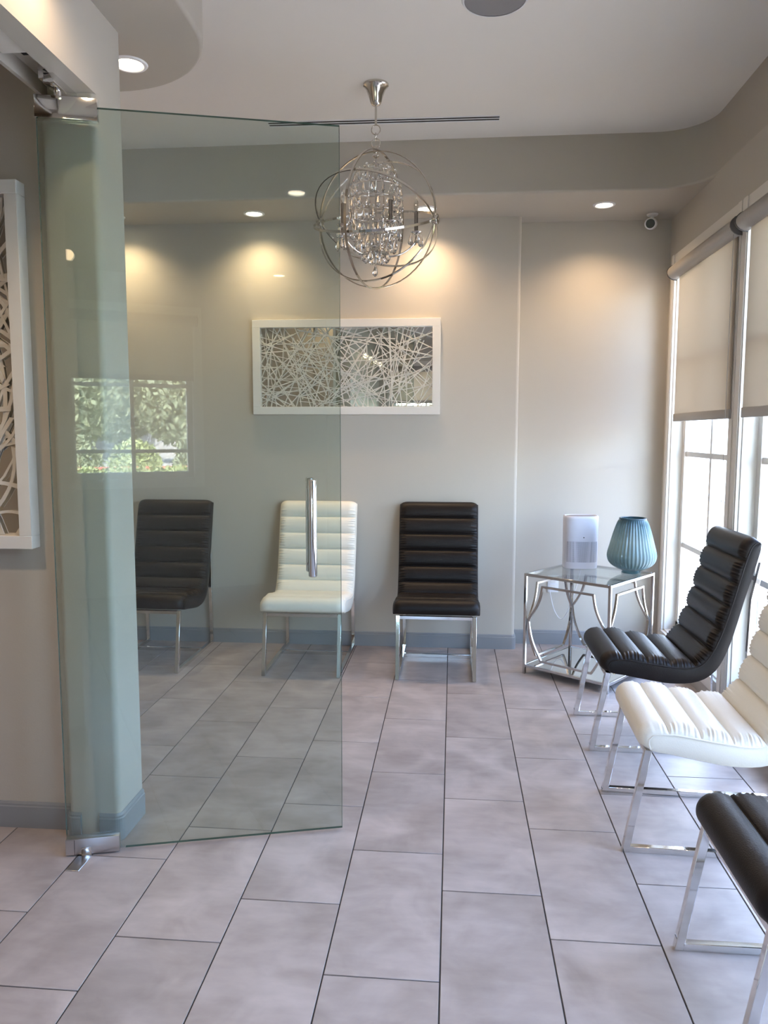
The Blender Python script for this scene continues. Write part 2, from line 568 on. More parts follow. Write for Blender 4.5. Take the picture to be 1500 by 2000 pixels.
# ceiling: raised tray inside a lower soffit with rounded corners
struct('ceiling', MB().box(XH0 - .12, XR + .12, Y_REAR - .12, Y_REC + .15, Z_CEIL, Z_CEIL + .15), M_CEIL,
       'pale raised ceiling with the round speaker and slot vent', 'ceiling')
tray = [(XR - .002, 1.6), ]
R1 = 0.26
for k in range(15):
    a = rad(90 * k / 14)
    tray.append((XR - .002 - R1 + R1 * math.cos(a), 4.53 - R1 + R1 * math.sin(a)))
tray += [(-2.3, 4.53), (-2.3, 3.10), (-1.30, 3.10)]
R2 = 0.455
for k in range(1, 19):                                   # convex bulge round the wall end
    a = rad(90 - 90 * k / 18)
    tray.append((-1.30 + R2 * math.cos(a), 3.10 - R2 + R2 * math.sin(a)))
tray += [(-1.30 + R2, 1.6)]
def soffit():
    bm = bmesh.new()
    n = len(tray)
    def offs(d):
        out = []
        for i in range(n):
            p0, p1, p2 = Vector(tray[i - 1]), Vector(tray[i]), Vector(tray[(i + 1) % n])
            e0, e1 = (p1 - p0).normalized(), (p2 - p1).normalized()
            n0, n1 = Vector((e0.y, -e0.x)), Vector((e1.y, -e1.x))       # outward of the tray (ccw)
            m = (n0 + n1).normalized()
            out.append(p1 + m * (d / max(.4, m.dot(n1))))
        return out
    r = 0.014
    rings = [[bm.verts.new((p.x, p.y, Z_CEIL + .01)) for p in offs(0)]]
    for k in range(6):
        a = rad(90 * k / 5)
        rings.append([bm.verts.new((p.x, p.y, Z_SOF + r - r * math.sin(a))) for p in offs(r - r * math.cos(a))])
    for a, b in zip(rings, rings[1:]):
        for i in range(n):
            j = (i + 1) % n
            f = bm.faces.new((a[i], a[j], b[j], b[i])); f.smooth = True
    outer = [bm.verts.new((x, y, Z_SOF)) for x, y in ((XH0 - .1, Y_REAR - .1), (XR + .1, Y_REAR - .1), (XR + .1, Y_REC + .1), (XH0 - .1, Y_REC + .1))]
    eds = [bm.edges.new((outer[i], outer[(i + 1) % 4])) for i in range(4)]
    last = rings[-1]
    eds += [bm.edges.get((last[i], last[(i + 1) % n])) for i in range(n)]
    bmesh.ops.triangle_fill(bm, edges=eds, use_beauty=True, use_dissolve=False)
    bmesh.ops.recalc_face_normals(bm, faces=bm.faces)
    me = bpy.data.meshes.new('ceiling_soffit')
    bm.to_mesh(me); bm.free()
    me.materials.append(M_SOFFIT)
    o = bpy.data.objects.new('ceiling_soffit', me)
    COL.objects.link(o)
    return o
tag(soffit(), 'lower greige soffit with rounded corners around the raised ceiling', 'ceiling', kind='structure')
struct('roof', MB().box(XH0 - .6, XR + .55, Y_REAR - .6, Y_REC + .6, Z_CEIL + .15, Z_CEIL + .30), M_STUCCO, 'flat roof slab above the ceiling', 'roof')

# baseboards
def baseboard(name, pts, label):
    """pts along the wall foot; the board stands to the left of the walking direction"""
    sec = [(0, 0), (-0.010, 0), (-0.010, 0.078), (-0.0075, 0.082), (-0.0075, 0.088), (-0.003, 0.096), (0, 0.096)]
    mb = MB()
    P2 = [Vector((p[0], p[1], 0)) for p in pts]
    n = len(P2)
    vs, k = [], len(sec)
    for i in range(n):
        d0 = (P2[i] - P2[i - 1]).normalized() if i else (P2[1] - P2[0]).normalized()
        d1 = (P2[i + 1] - P2[i]).normalized() if i < n - 1 else d0
        n0, n1 = Vector((d0.y, -d0.x, 0)), Vector((d1.y, -d1.x, 0))
        m = (n0 + n1).normalized()
        s = 1 / max(.4, m.dot(n1))
        for a, b in sec:
            q = P2[i] + m * (a * s)
            vs.append((q.x, q.y, b))
    fs = []
    for i in range(n - 1):
        for q in range(k):
            fs.append((i * k + q, i * k + (q + 1) % k, (i + 1) * k + (q + 1) % k, (i + 1) * k + q))
    fs += [tuple(range(k - 1, -1, -1)), tuple((n - 1) * k + q for q in range(k))]
    mb.add(vs, fs)
    return struct(name, mb, M_BASE, label, 'baseboard')
def arc(cx, cy, r, a0, a1, n=6):
    return [(cx + r * math.cos(rad(a0 + (a1 - a0) * k / n)), cy + r * math.sin(rad(a0 + (a1 - a0) * k / n))) for k in range(n + 1)]
baseboard('baseboard_back', [(X_STEP, Y_REC)] + arc(X_STEP - .022, Y_BACK + .022, .022, 0, -90) + [(XH0, Y_BACK)], 'blue-grey baseboard under the back wall with the three chairs')
baseboard('baseboard_recess', [(XR, Y_REC), (X_STEP, Y_REC)], 'blue-grey baseboard behind the glass side table')
baseboard('baseboard_left', [(XL, YJ1)] + arc(XL - .02, YJ0 + .02, .02, 0, -90) + [(XL - .070, YJ0)], 'blue-grey baseboard wrapping the bright wall end')
baseboard('baseboard_hall', [(-1.256, YJ0)] + arc(XS + .02, YJ0 + .02, .02, -90, -180) + [(XS, 2.52), (XH0, 2.52)], 'dark grey baseboard under the tall framed lattice art')
baseboard('baseboard_right', [(XR, Y_REAR), (XR, .25)], 'grey baseboard on the window wall near the viewer')
baseboard('baseboard_alcove', [(XS - .3, YJ1), (XL, YJ1)], 'grey baseboard behind the bright wall end')

baseboard('baseboard_front_left', [(XS, Y_REAR), (XS, 1.42), (XL, 1.42), (XL, Y_REAR)][1:], 'grey baseboard on the left wall nearest the viewer')

# ------------------------------------------------------------------ windows
def window(name, label, loc, rz, w, z0, z1, rows):
    """local x along the wall, +y outwards; origin at the room face, opening centre"""
    root = thing(name, loc, rz, label, 'window', kind='structure')
    h = w / 2
    c = 0.067
    cas = MB()
    for a, b, q, r in ((-h - c, -h + .004, z0 - c, z1 + c), (h - .004, h + c, z0 - c, z1 + c)):
        cas.box(a, b, -.016, 0, q, r)
        cas.box(a + .012, b - .012, -.021, -.016, q, r)
    cas.box(-h, h, -.016, 0, z1 - .004, z1 + c)
    cas.box(-h, h, -.020, 0, z0 - c, z0 + .004)
    cas.build('casing', M_TRIM, root)
    jb = MB()
    jb.box(-h, -h + .012, 0, .12, z0, z1); jb.box(h - .012, h, 0, .12, z0, z1)
    jb.box(-h, h, 0, .12, z1 - .012, z1); jb.box(-h, h, 0, .12, z0, z0 + .012)
    jb.build('jamb', M_TRIM, root)
    f = MB()
    g0, g1 = -h + .012, h - .012
    s = .048
    f.box(g0, g0 + s, .07, .105, z0, z1); f.box(g1 - s, g1, .07, .105, z0, z1)
    f.box(g0, g1, .07, .105, z1 - s, z1); f.box(g0, g1, .07, .105, z0, z0 + s + .02)
    f.build('sash', M_TRIM, root)
    xs = [g0 + s, 0, g1 - s]
    zs = [z0 + s + .02] + rows + [z1 - s]
    m = .015
    MB().box(-m, m, .076, .100, zs[0], zs[-1]).build('muntin', M_TRIM, root)
    for r in rows:
        for a, b in ((xs[0], -m), (m, xs[2])):
            MB().box(a, b, .077, .099, r - m, r + m).build('muntin', M_TRIM, root)
    for i in range(2):
        for j in range(len(zs) - 1):
            a = xs[0] if i == 0 else m
            b = -m if i == 0 else xs[2]
            q = zs[j] + (m if j else 0)
            r = zs[j + 1] - (m if j < len(zs) - 2 else 0)
            MB().box(a, b, .0855, .0895, q, r).build('pane', M_GLASS, root)
    return root
ROWS = [0.72, 1.285, 1.85]
wl = ['tall white-framed window at the far end of the window wall, behind the dark chair',
      'tall white-framed window second from the back wall, cut by the picture edge',
      'tall white-framed window third from the back wall, beside the cut-off dark chair',
      'tall white-framed window nearest the viewer on the window wall']
for i, (y0, y1) in enumerate(WIN_R):
    window('window_%d' % (i + 1), wl[i], (XR, (y0 + y1) / 2, 0), rad(-90), y1 - y0, WIN_Z0, WIN_Z1, ROWS)
window('window_5', 'white-framed window mirrored in the glass door', ((REAR_X0 + REAR_X1) / 2, Y_REAR, 0), rad(180), REAR_X1 - REAR_X0, REAR_Z0, WIN_Z1, [1.25, 1.82])

def roller_shade(label, loc, rz, w, wf, off, zbot, group):
    """local x along the wall, -y into the room; origin on the wall face at cassette centre height 0"""
    root = thing('roller_shade', loc, rz, label, 'window shade', group)
    h = w / 2
    zt, zb, d = 2.425, 2.335, 0.058
    prof = [(-.017, zb), (-.017, zt)]
    prof += [(-.017 - d * math.sin(rad(a)) ** 1.0, (zt + zb) / 2 + (zt - zb) / 2 * math.cos(rad(a))) for a in range(20, 180, 20)]
    m = MB().prism([(p[0], p[1]) for p in prof], -h + .008, h - .008, axis='x')
    m.build('cassette', M_CASSETTE, root, smooth=True)
    ec = [(-.016, zb - .004), (-.016, zt + .004)]
    ec += [(-.016 - (d + .004) * math.sin(rad(a)), (zt + zb) / 2 + ((zt - zb) / 2 + .004) * math.cos(rad(a))) for a in range(20, 180, 20)]
    for s in (-1, 1):
        a, b = sorted((s * h, s * (h - .008)))
        MB().prism(ec, a, b, axis='x').build('end_cap', principled('cap_grey', (.10, .09, .085), .5) if 'cap_grey' not in MATS else MATS['cap_grey'], root, smooth=True)
    fx0, fx1 = off - wf / 2, off + wf / 2
    MB().box(fx0, fx1, -.0262, -.0254, zbot + .02, zb + .02).build('fabric', M_SHADE, root)
    MB().box(fx0, fx1, -.033, -.019, zbot, zbot + .046).build('hem_bar', M_CASSETTE, root, bevel=.003)
    MB().tube([(h - .03, -.05, zb + .01), (h - .03, -.05, .95)], .0014, 6).build('pull_cord', M_CASSETTE, root)
    return root
SG = 'roller shades on the windows'
roller_shade('beige roller shade half drawn on the window nearest the back wall', (XR, 4.385, 0), rad(-90), 1.085, 0.95, 0.03, 1.482, SG)
roller_shade('beige roller shade at the right picture edge, second from the back wall', (XR, 3.245, 0), rad(-90), 1.085, 0.95, 0.0, 1.484, SG)
roller_shade('beige roller shade rolled up on the window beside the cut-off dark chair', (XR, 2.06, 0), rad(-90), 1.085, 0.87, 0.0, 2.28, SG)
roller_shade('beige roller shade rolled up on the window nearest the viewer', (XR, .865, 0), rad(-90), 1.085, 0.87, 0.0, 2.28, SG)
roller_shade('beige roller shade mirrored in the glass door', ((REAR_X0 + REAR_X1) / 2, Y_REAR, 0), rad(180), 1.10, 1.02, 0.0, 1.86, SG)

# ------------------------------------------------------------------ recessed lights
def downlight(x, y, z, label, power, cone=135, blend=1.0, tilt=(0, 0)):
    root = thing('recessed_light', (x, y, z), 0, label, 'ceiling light', 'recessed ceiling lights')
    ring = MB().lathe([(.046, -.001), (.052, -.006), (.062, -.005), (.066, 0.0)], 36, cap=False)
    ring.build('trim_ring', M_WPLAST, root, smooth=True)
    MB().lathe([(.0001, -.0022), (.047, -.002)], 36, cap=False).build('lens', M_LAMP, root)
    d = bpy.data.lights.new('lamp', 'SPOT')
    d.energy = power
    d.spot_size = rad(cone)
    d.spot_blend = blend
    d.shadow_soft_size = .035
    d.color = (1.0, .71, .43)
    l = bpy.data.objects.new('lamp', d)
    l.location = (0, 0, -.012)
    l.rotation_euler = (tilt[0], tilt[1], 0)
    l.parent = root
    COL.objects.link(l)
PW = 46.0
downlight(-1.211, 4.80, Z_SOF, 'lit recessed light above the white chair, seen through the glass door', PW)
downlight(-0.157, 4.79, Z_SOF, 'lit recessed light behind the right edge of the crystal orb', PW)
downlight(0.892, 4.795, Z_SOF, 'lit recessed light beside the security camera', PW)
downlight(-2.10, 4.80, Z_SOF, 'recessed light over the dark chair behind the wall end', PW)
downlight(-1.171, 2.87, Z_SOF, 'lit recessed light in the rounded soffit at upper left', PW * .6)
downlight(-0.985, 2.06, Z_SOF, 'recessed light in the soffit over the doorway header', PW * .36, cone=160)
downlight(0.14, 0.78, Z_SOF, 'recessed light mirrored in the upper part of the glass door', PW * .5)
downlight(0.77, -1.45, Z_SOF, 'recessed light mirrored in the middle of the glass door', PW * .5)
downlight(-1.75, 1.35, Z_SOF, 'unseen recessed light added to brighten the hall wall with the tall lattice art', PW * 2.0)  # added lamp out of view, lifts the hall wall

# ------------------------------------------------------------------ glass door
DOOR_A = rad(15.5)
door = thing('door_1', (-1.257, 2.352, 0), DOOR_A, 'frameless greenish glass pivot door standing open with chrome patch fittings', 'glass door', kind='structure')
DW, DZ0, DZ1, DT = .930, .012, 2.405, .012
gp = MB().box(.003, DW, -DT / 2, DT / 2, DZ0, DZ1)
o = gp.build('glass_panel', M_DOOR, door)
# green edge strips of the pane
ed = MB()
ed.box(DW, DW + .0006, -DT / 2, DT / 2, DZ0, DZ1)
ed.box(.003, DW, -DT / 2, DT / 2, DZ1, DZ1 + .0006)
ed.box(.19, DW, -DT / 2, DT / 2, DZ0 - .0006, DZ0)
ed.box(.0024, .003, -DT / 2, DT / 2, .07, 2.36)
ed.build('pane_edge', M_DEDGE, door)
pf = MB().box(0, .172, -.0165, .0165, .006, .060).build('bottom_patch_fitting', M_BRUSHED, door, bevel=.0015)
MB().box(.050, .082, -.0195, -.0165, .004, .030).build('pivot_cover', M_CHROME, pf, bevel=.001)
MB().box(.028, .0295, -.0170, -.0165, .006, .058).build('cover_seam', M_SLOT, pf)
MB().lathe([(.012, .0003), (.012, .008)], 16, center=(.067, 0)).build('pivot_pin', M_CHROME, pf, smooth=True)
pt = MB().box(0, .183, -.0165, .0165, 2.362, 2.428).build('top_patch_fitting', M_CHROME, door, bevel=.0015)
MB().lathe([(.011, 2.428), (.011, 2.446)], 16, center=(.067, 0)).build('pivot_pin', M_CHROME, pt, smooth=True)
def pull(side):
    y = side * (.006 + .045)
    hd = MB().tube([(.829, y, .930), (.829, y, 1.258)], .0145, 20).build('pull_handle', M_CHROME, door, bevel=.004, angle=60)
    for z in (.962, 1.226):
        MB().tube([(.829, side * .006, z), (.829, y - side * .008, z)], .009, 14).build('standoff', M_CHROME, hd, smooth=True)
        MB().tube([(.829, side * .006, z), (.829, side * .010, z)], .014, 16).build('rose', M_CHROME, hd, smooth=True)
pull(-1); pull(1)
# floor plate of the pivot and the fixed upper fitting in the header
px, py = -1.257 + .067 * math.cos(DOOR_A), 2.352 + .067 * math.sin(DOOR_A)
fp = MB().box(px - .022, px + .022, py - .11, py + .05, .0003, .0035)
tag(fp.build('pivot_floor_plate', M_BRUSHED, bevel=.0008, segs=1), 'narrow steel floor plate under the glass door pivot', 'floor plate')
hb = thing('header_pivot_bracket', (px, py, 2.446), 0, 'shiny chrome pivot bracket fixed in the header above the glass door', 'bracket')
MB().box(-.0165, .0165, -.055, .105, 0, .031).build('bracket_body', M_CHROME, hb, bevel=.0015)
MB().box(-.05, .004, -.02, .09, .031, .0805).build('bracket_block', M_CHROME, hb, bevel=.002)
cl = thing('door_closer', (-1.240, 2.10, Z_HEAD + .05), 0, 'pale box of the door closer tucked in the header slot', 'door closer')
MB().box(-.042, .042, -.16, .13, -.034, 0).build('closer_body', M_CEIL, cl, bevel=.003)
MB().box(-.02, .02, .16, .205, -.004, 0).build('strike_slot', M_SLOT, cl)

# ------------------------------------------------------------------ chairs
SEAM = [(.078, .372), (.070, .398), (.088, .420), (.150, .424), (.230, .413), (.320, .400), (.410, .394), (.468, .412), (.510, .468),
        (.545, .552), (.574, .648), (.600, .748), (.628, .855), (.648, .920), (.664, .944), (.684, .950)]
OUTER = [(.078, .368), (.100, .362), (.140, .357), (.200, .346), (.265, .335), (.335, .326), (.425, .330), (.492, .356), (.540, .408),
         (.578, .495), (.606, .595), (.632, .700), (.660, .800), (.680, .880), (.690, .925), (.690, .946)]
NCH = 10
def chair_meshes(mat, tagname):
    hw = .2475
    NU = 36
    seam = resample([(p[0], p[1], 0) for p in catmull(SEAM, 8)], NCH * NU + 1)
    n = len(seam)
    nor = []
    for i in range(n):
        t = (seam[min(n - 1, i + 1)] - seam[max(0, i - 1)]).normalized()
        nor.append(Vector((-t.y, t.x, 0)))
    vsamp = []
    for k in range(13):
        t = k / 12
        vsamp.append(-hw + .050 * (1 - math.cos(t * PI / 2)) * 1.0)
    vsamp = vsamp + [-.14, -.07, 0, .07, .14] + [-v for v in reversed(vsamp)]
    rnd = random.Random(5)
    def pads(c0, c1):
        mb = MB()
        idx = range(c0 * NU, c1 * NU + 1)
        rows = []
        for i in idx:
            u = i / NU
            t = u - math.floor(u)
            if i == c1 * NU and t == 0: t = 1.0
            tt = abs(2 * t - 1)
            prof = (1 - tt ** 2.4) ** .55
            first = u < .5; last = u > NCH - .5
            base = .010
            if (first and t < .5) or (last and t >= .5):
                base = .010 * prof
            h = base + .025 * prof
            row = []
            for v in vsamp:
                d = hw - abs(v)
                e = min(1.0, d / .050)
                rd = math.sqrt(max(0, 1 - (1 - e) ** 2))
                # gathers running in from the side seam
                fade = min(1.0, max(0.0, (u - .45) / .4)) * min(1.0, max(0.0, (NCH - .4 - u) / .4))
                g = fade * math.exp(-((d - .017) / .020) ** 2) * .0030 * (math.sin(u * 2 * PI * 6.0 + 1.6 * math.sin(u * 5)) + .7 * math.sin(u * 2 * PI * 9.3 + (1 if v > 0 else 2.1)))
                hh = h * rd + g * (.4 + .6 * prof)
                p = seam[i] + nor[i] * max(hh, 0.0005)
                row.append((v, p.x, p.y))
            rows.append(row)
        k = len(vsamp)
        vs = [p for r in rows for p in r]
        fs = [(a * k + b, a * k + b + 1, (a + 1) * k + b + 1, (a + 1) * k + b) for a in range(len(rows) - 1) for b in range(k - 1)]
        mb.add(vs, fs)
        me = bpy.data.meshes.new('pad')
        me.from_pydata(mb.v, [], mb.f)
        for p in me.polygons: p.use_smooth = True
        # make sure the faces look outwards
        me.materials.append(mat)
        bm = bmesh.new(); bm.from_mesh(me)
        for f in bm.faces: pass
        f0 = bm.faces[:][len(bm.faces) // 2]
        f0.normal_update()
        ci = (c0 * NU + c1 * NU) // 2
        if f0.normal.dot(Vector((0, nor[ci].x, nor[ci].y))) < 0:
            bmesh.ops.reverse_faces(bm, faces=bm.faces)
        bm.to_mesh(me); bm.free()
        return me
    seat = pads(0, 4); back = pads(4, NCH)
    # shell
    out = resample([(p[0], p[1], 0) for p in catmull(OUTER, 8)], n)
    step = 10
    ids = list(range(0, n, step))
    mb = MB()
    for s in (-1, 1):
        pass
    ring = []
    vs, fs = [], []
    for i in ids:
        a, b = seam[i], out[i]
        mid_in = a.lerp(b, .5)
        vs += [(-hw, a.x, a.y), (-hw - .004, mid_in.x, mid_in.y), (-hw, b.x, b.y), (hw, b.x, b.y), (hw + .004, mid_in.x, mid_in.y), (hw, a.x, a.y)]
    for r in range(len(ids) - 1):
        for q in range(6):
            fs.append((r * 6 + q, r * 6 + (q + 1) % 6, (r + 1) * 6 + (q + 1) % 6, (r + 1) * 6 + q))
    fs += [(5, 4, 3, 2, 1, 0), tuple((len(ids) - 1) * 6 + q for q in range(6))]
    mb.add(vs, fs)
    shell = mb.mesh('shell', mat, bevel=.006, segs=2, angle=50)
    pips = []
    for s in (-1, 1):
        pts = [(s * (hw + .0005), seam[i].x, seam[i].y) for i in range(0, n, 6)]
        pips.append(MB().tube(pts, .0032, 6).mesh('piping', mat, smooth=True))
    return seat, back, shell, pips
CH_DARK = chair_meshes(M_DARK, 'dark')
CH_WHITE = chair_meshes(M_WHITE, 'white')
LX = .2205
BAR = rect(.024, .022)
FR = {}
FR['front_leg'] = [MB().sweep([(s * LX, .075, .362), (s * LX, .011, .0)], BAR, side=(1, 0, 0)).mesh('leg', M_CHROME, bevel=.0015, segs=1) for s in (-1, 1)]
FR['runner'] = [MB().box(s * LX - .011, s * LX + .011, .022, .672, 0, .022).mesh('runner', M_CHROME, bevel=.0015, segs=1) for s in (-1, 1)]
FR['rear_leg'] = [MB().sweep([(s * LX, .684, .0), (s * LX, .668, .42), (s * LX, .674, .70), (s * LX, .705, .86)], rect(.020, .022), side=(1, 0, 0)).mesh('leg', M_CHROME, bevel=.0015, segs=1) for s in (-1, 1)]
FR['cross'] = MB().box(-LX + .011, LX - .011, .470, .492, .0, .022).mesh('floor_crossbar', M_CHROME, bevel=.0015, segs=1)
FR['rail'] = MB().box(-LX + .011, LX - .011, .064, .086, .342, .362).mesh('seat_rail', M_CHROME, bevel=.0015, segs=1)
FR['brace'] = MB().box(-LX + .011, LX - .011, .688, .706, .775, .797).mesh('back_brace', M_CHROME, bevel=.0015, segs=1)
def put(name, me, parent):
    o = bpy.data.objects.new(name, me)
    o.parent = parent
    COL.objects.link(o)
    return o
def chair(kind, loc, rz, label, group):
    seat, back, shell, pips = CH_DARK if kind == 'dark' else CH_WHITE
    r = thing('lounge_chair', loc, rz, label, 'chair', group)
    put('seat', seat, r); put('backrest', back, r)
    sh = put('shell', shell, r)
    for p in pips: put('piping', p, sh)
    for q in FR['front_leg'] + FR['rear_leg']: put('leg', q, r)
    for q in FR['runner']: put('runner', q, r)
    put('floor_crossbar', FR['cross'], r); put('seat_rail', FR['rail'], r); put('back_brace', FR['brace'], r)
    return r
GB, GW = 'chairs along the back wall', 'chairs along the window wall'
chair('dark', (-1.808, 4.285, 0), 0, 'dark brown channel-tufted chair partly hidden by the bright wall end', GB)
chair('white', (-.8475, 4.288, 0), 0, 'cream channel-tufted chair behind the glass door under the lattice art', GB)
chair('dark', (-.0665, 4.290, 0), 0, 'dark brown channel-tufted chair in the middle of the back wall', GB)
chair('dark', (.637, 3.612, 0), rad(-90), 'dark brown chair facing left beside the glass side table', GW)
chair('white', (.612, 2.772, 0), rad(-92), 'cream channel-tufted chair facing left between two dark chairs', GW)
chair('dark', (.640, 1.833, 0), rad(-90), 'dark brown chair cut off at the lower right corner', GW)

# ------------------------------------------------------------------ side table with air purifier and vase
TS = .545                                                  # side
TA = math.atan2(4.15 - 4.487, .87 - .441)
tbl = thing('side_table', (.441, 4.487, 0), TA, 'square chrome side table with clear glass top and mirrored bottom shelf', 'table')
TH = .600
b = .016
for x in (b / 2, TS - b / 2):
    for y in (b / 2, TS - b / 2):
        MB().box(x - b / 2, x + b / 2, y - b / 2, y + b / 2, 0, TH).build('leg', M_STEEL, tbl, bevel=.0012, segs=1)
for k in range(2):
    MB().box(b, TS - b, k * (TS - b), k * (TS - b) + b, TH - b, TH).build('top_rail', M_STEEL, tbl, bevel=.0012, segs=1)
    MB().box(k * (TS - b), k * (TS - b) + b, b, TS - b, TH - b, TH).build('top_rail', M_STEEL, tbl, bevel=.0012, segs=1)
    MB().box(b, TS - b, k * (TS - b), k * (TS - b) + b, .042, .058).build('shelf_rail', M_STEEL, tbl, bevel=.0012, segs=1)
    MB().box(k * (TS - b), k * (TS - b) + b, b, TS - b, .042, .058).build('shelf_rail', M_STEEL, tbl, bevel=.0012, segs=1)
MB().box(b, TS - b, b, TS - b, TH - .0055, TH + .0005).build('glass_top', M_TOPGL, tbl)
MB().box(b, TS - b, b, TS - b, .049, .056).build('mirror_shelf', M_MIRROR, tbl)
def ornament(rot):
    # a many-cornered frame standing in one side of the table: curved cheeks that touch the legs at half height
    zt, zb, zm = .530, .090, .325
    xa, xb = .112, TS - .112
    def cheek(x0, z0, x1, z1, bulge):
        pts = []
        for k in range(9):
            t = k / 8
            pts.append((x0 + (x1 - x0) * t + bulge * math.sin(PI * t), z0 + (z1 - z0) * t))
        return pts
    pts = [(xa, zt), (xb, zt)] + cheek(xb, zt - .0, TS - .024, zm, -.018)[1:] + cheek(TS - .024, zm - .012, xb, zb, .018)[0:] + [(xa, zb)]
    pts = pts[:-1] + cheek(xa, zb, .024, zm - .012, -.018)[0:] + cheek(.024, zm, xa, zt, .018)[:-1]
    y = .020
    sec = rect(.012, .012)
    m = MB().sweep([(x, y, z) for x, z in pts], sec, closed=True, side=(0, 1, 0))
    R = Matrix.Rotation(rot, 4, 'Z')
    c = Vector((TS / 2, TS / 2, 0))
    m.v = [tuple(R @ (Vector(v) - c) + c) for v in m.v]
    m.build('lattice_frame', M_STEEL, tbl)
for k in range(4):
    ornament(k * PI / 2)

def tpt(u, v, z=0.0):
    c, s = math.cos(TA), math.sin(TA)
    return (.441 + u * c - v * s, 4.487 + u * s + v * c, z)
# purifier: flattened oval body
pu = thing('air_purifier', (.795, 4.725, TH + .0007), rad(2), 'white oval air purifier standing on the glass side table', 'air purifier')
def oval(a, c, n=40):
    out = []
    for i in range(n):
        t = 2 * PI * i / n
        ct, st = math.cos(t), math.sin(t)
        e = 2 / 3.0
        out.append((a * math.copysign(abs(ct) ** e, ct), c * math.copysign(abs(st) ** e, st)))
    return out
def loft(rings):
    """rings: [(poly, z)] same count"""
    vs, fs = [], []
    n = len(rings[0][0])
    for poly, z in rings:
        vs += [(x, y, z) for x, y in poly]
    for j in range(len(rings) - 1):
        for i in range(n):
            k = (i + 1) % n
            fs.append((j * n + i, j * n + k, (j + 1) * n + k, (j + 1) * n + i))
    fs += [tuple(range(n - 1, -1, -1)), tuple((len(rings) - 1) * n + i for i in range(n))]
    return MB().add(vs, fs)
loft([(oval(.098, .070), 0), (oval(.101, .073), .004), (oval(.103, .075), .30), (oval(.103, .075), .312), (oval(.099, .071), .317), (oval(.094, .066), .317), (oval(.091, .063), .311)]).build('body', M_GPLAST, pu, smooth=True, angle=50)
loft([(oval(.090, .062), .3112), (oval(.086, .058), .313)]).build('outlet_grille', M_SPK, pu)
def wrapped(a0, a1, z0, z1, off):
    n = 14
    vs, fs = [], []
    for j, z in enumerate((z0, z1)):
        for i in range(n):
            t = rad(a0 + (a1 - a0) * i / (n - 1))
            ct, st = math.cos(t), math.sin(t)
            k = .101 + .002 * z / .3
            x = k * math.copysign(abs(ct) ** (2 / 3), ct); y = (.073 + .002 * z / .3) * math.copysign(abs(st) ** (2 / 3), st)
            nn = Vector((x / .0104, y / .0056)).normalized()
            vs.append((x + nn.x * off, y + nn.y * off, z))
    for i in range(n - 1):
        fs.append((i, i + 1, n + i + 1, n + i))
    return MB().add(vs, fs)
def grille_mat():
    m, nt, out = new_mat('perforated_grey_plastic')
    tc = nt.nodes.new('ShaderNodeTexCoord')
    vo = nt.nodes.new('ShaderNodeTexVoronoi'); vo.inputs['Scale'].default_value = 240; vo.inputs['Randomness'].default_value = 0
    nt.links.new(tc.outputs['Object'], vo.inputs['Vector'])
    r = nt.nodes.new('ShaderNodeValToRGB')
    r.color_ramp.elements[0].position = .25; r.color_ramp.elements[0].color = (.16, .16, .20, 1)
    r.color_ramp.elements[1].position = .45; r.color_ramp.elements[1].color = (.52, .51, .57, 1)
    nt.links.new(vo.outputs['Distance'], r.inputs[0])
    bs = nt.nodes.new('ShaderNodeBsdfPrincipled'); bs.inputs['Roughness'].default_value = .5
    nt.links.new(r.outputs[0], bs.inputs['Base Color'])
    nt.links.new(bs.outputs[0], out.inputs['Surface'])
    return m
wrapped(215, 325, .040, .165, .0012).build('intake_grille', grille_mat(), pu)
MB().tube([(.006, -.0755, .19), (.006, -.0775, .19)], .0035, 12).build('sensor_dot', M_BLACK, pu)
cord_pts = catmull([(.02, .066, .02), (.03, .10, .008), (.045, .172, .008), (.05, .195, -.03), (.02, .25, -.22), (-.03, .33, -.40), (-.08, .38, -.36), (-.115, .415, -.205)], 8)
MB().tube(cord_pts, .0028, 6).build('power_cord', M_WPLAST, pu, smooth=True)

# outlet on the recess wall
ol = thing('wall_outlet', (.694, Y_REC, .413), 0, 'white wall outlet behind the glass side table', 'outlet')
MB().box(-.036, .036, -.006, 0, -.058, .058).build('cover_plate', M_WPLAST, ol, bevel=.002)
for z in (-.02, .02):
    MB().box(-.017, .017, -.008, -.006, z - .014, z + .014).build('socket', M_WFRAME, ol, bevel=.001, segs=1)

# vase
va = thing('glass_vase', (1.065, 4.56, TH + .0007), rad(8), 'ribbed blue-green glass vase on the glass side table', 'vase')
prof = [(.052, 0), (.056, .006), (.050, .012), (.094, .032), (.127, .062), (.138, .095), (.136, .122), (.127, .156), (.109, .224), (.093, .275), (.076, .318)]
prof = [(p[0], p[1]) for p in catmull(prof, 4)]
pin = [(r - .006, z) for r, z in prof[8:]]
vp = prof + [(prof[-1][0] - .003, prof[-1][1] + .003)] + list(reversed(pin)) + [(.001, pin[0][1] + .01)]
n_out = len(prof)
MB().lathe(vp, 192, ribs=(40, .0024, 14, n_out - 3), cap=False).build('vase_body', M_VASE, va, smooth=True)
MB().lathe([(.071, .314), (.0775, .314), (.0785, .318), (.0765, .323), (.072, .323), (.071, .318)], 48, cap=False).build('rim', principled('dark_blue_rim', (.03, .07, .10), .15), va, smooth=True)

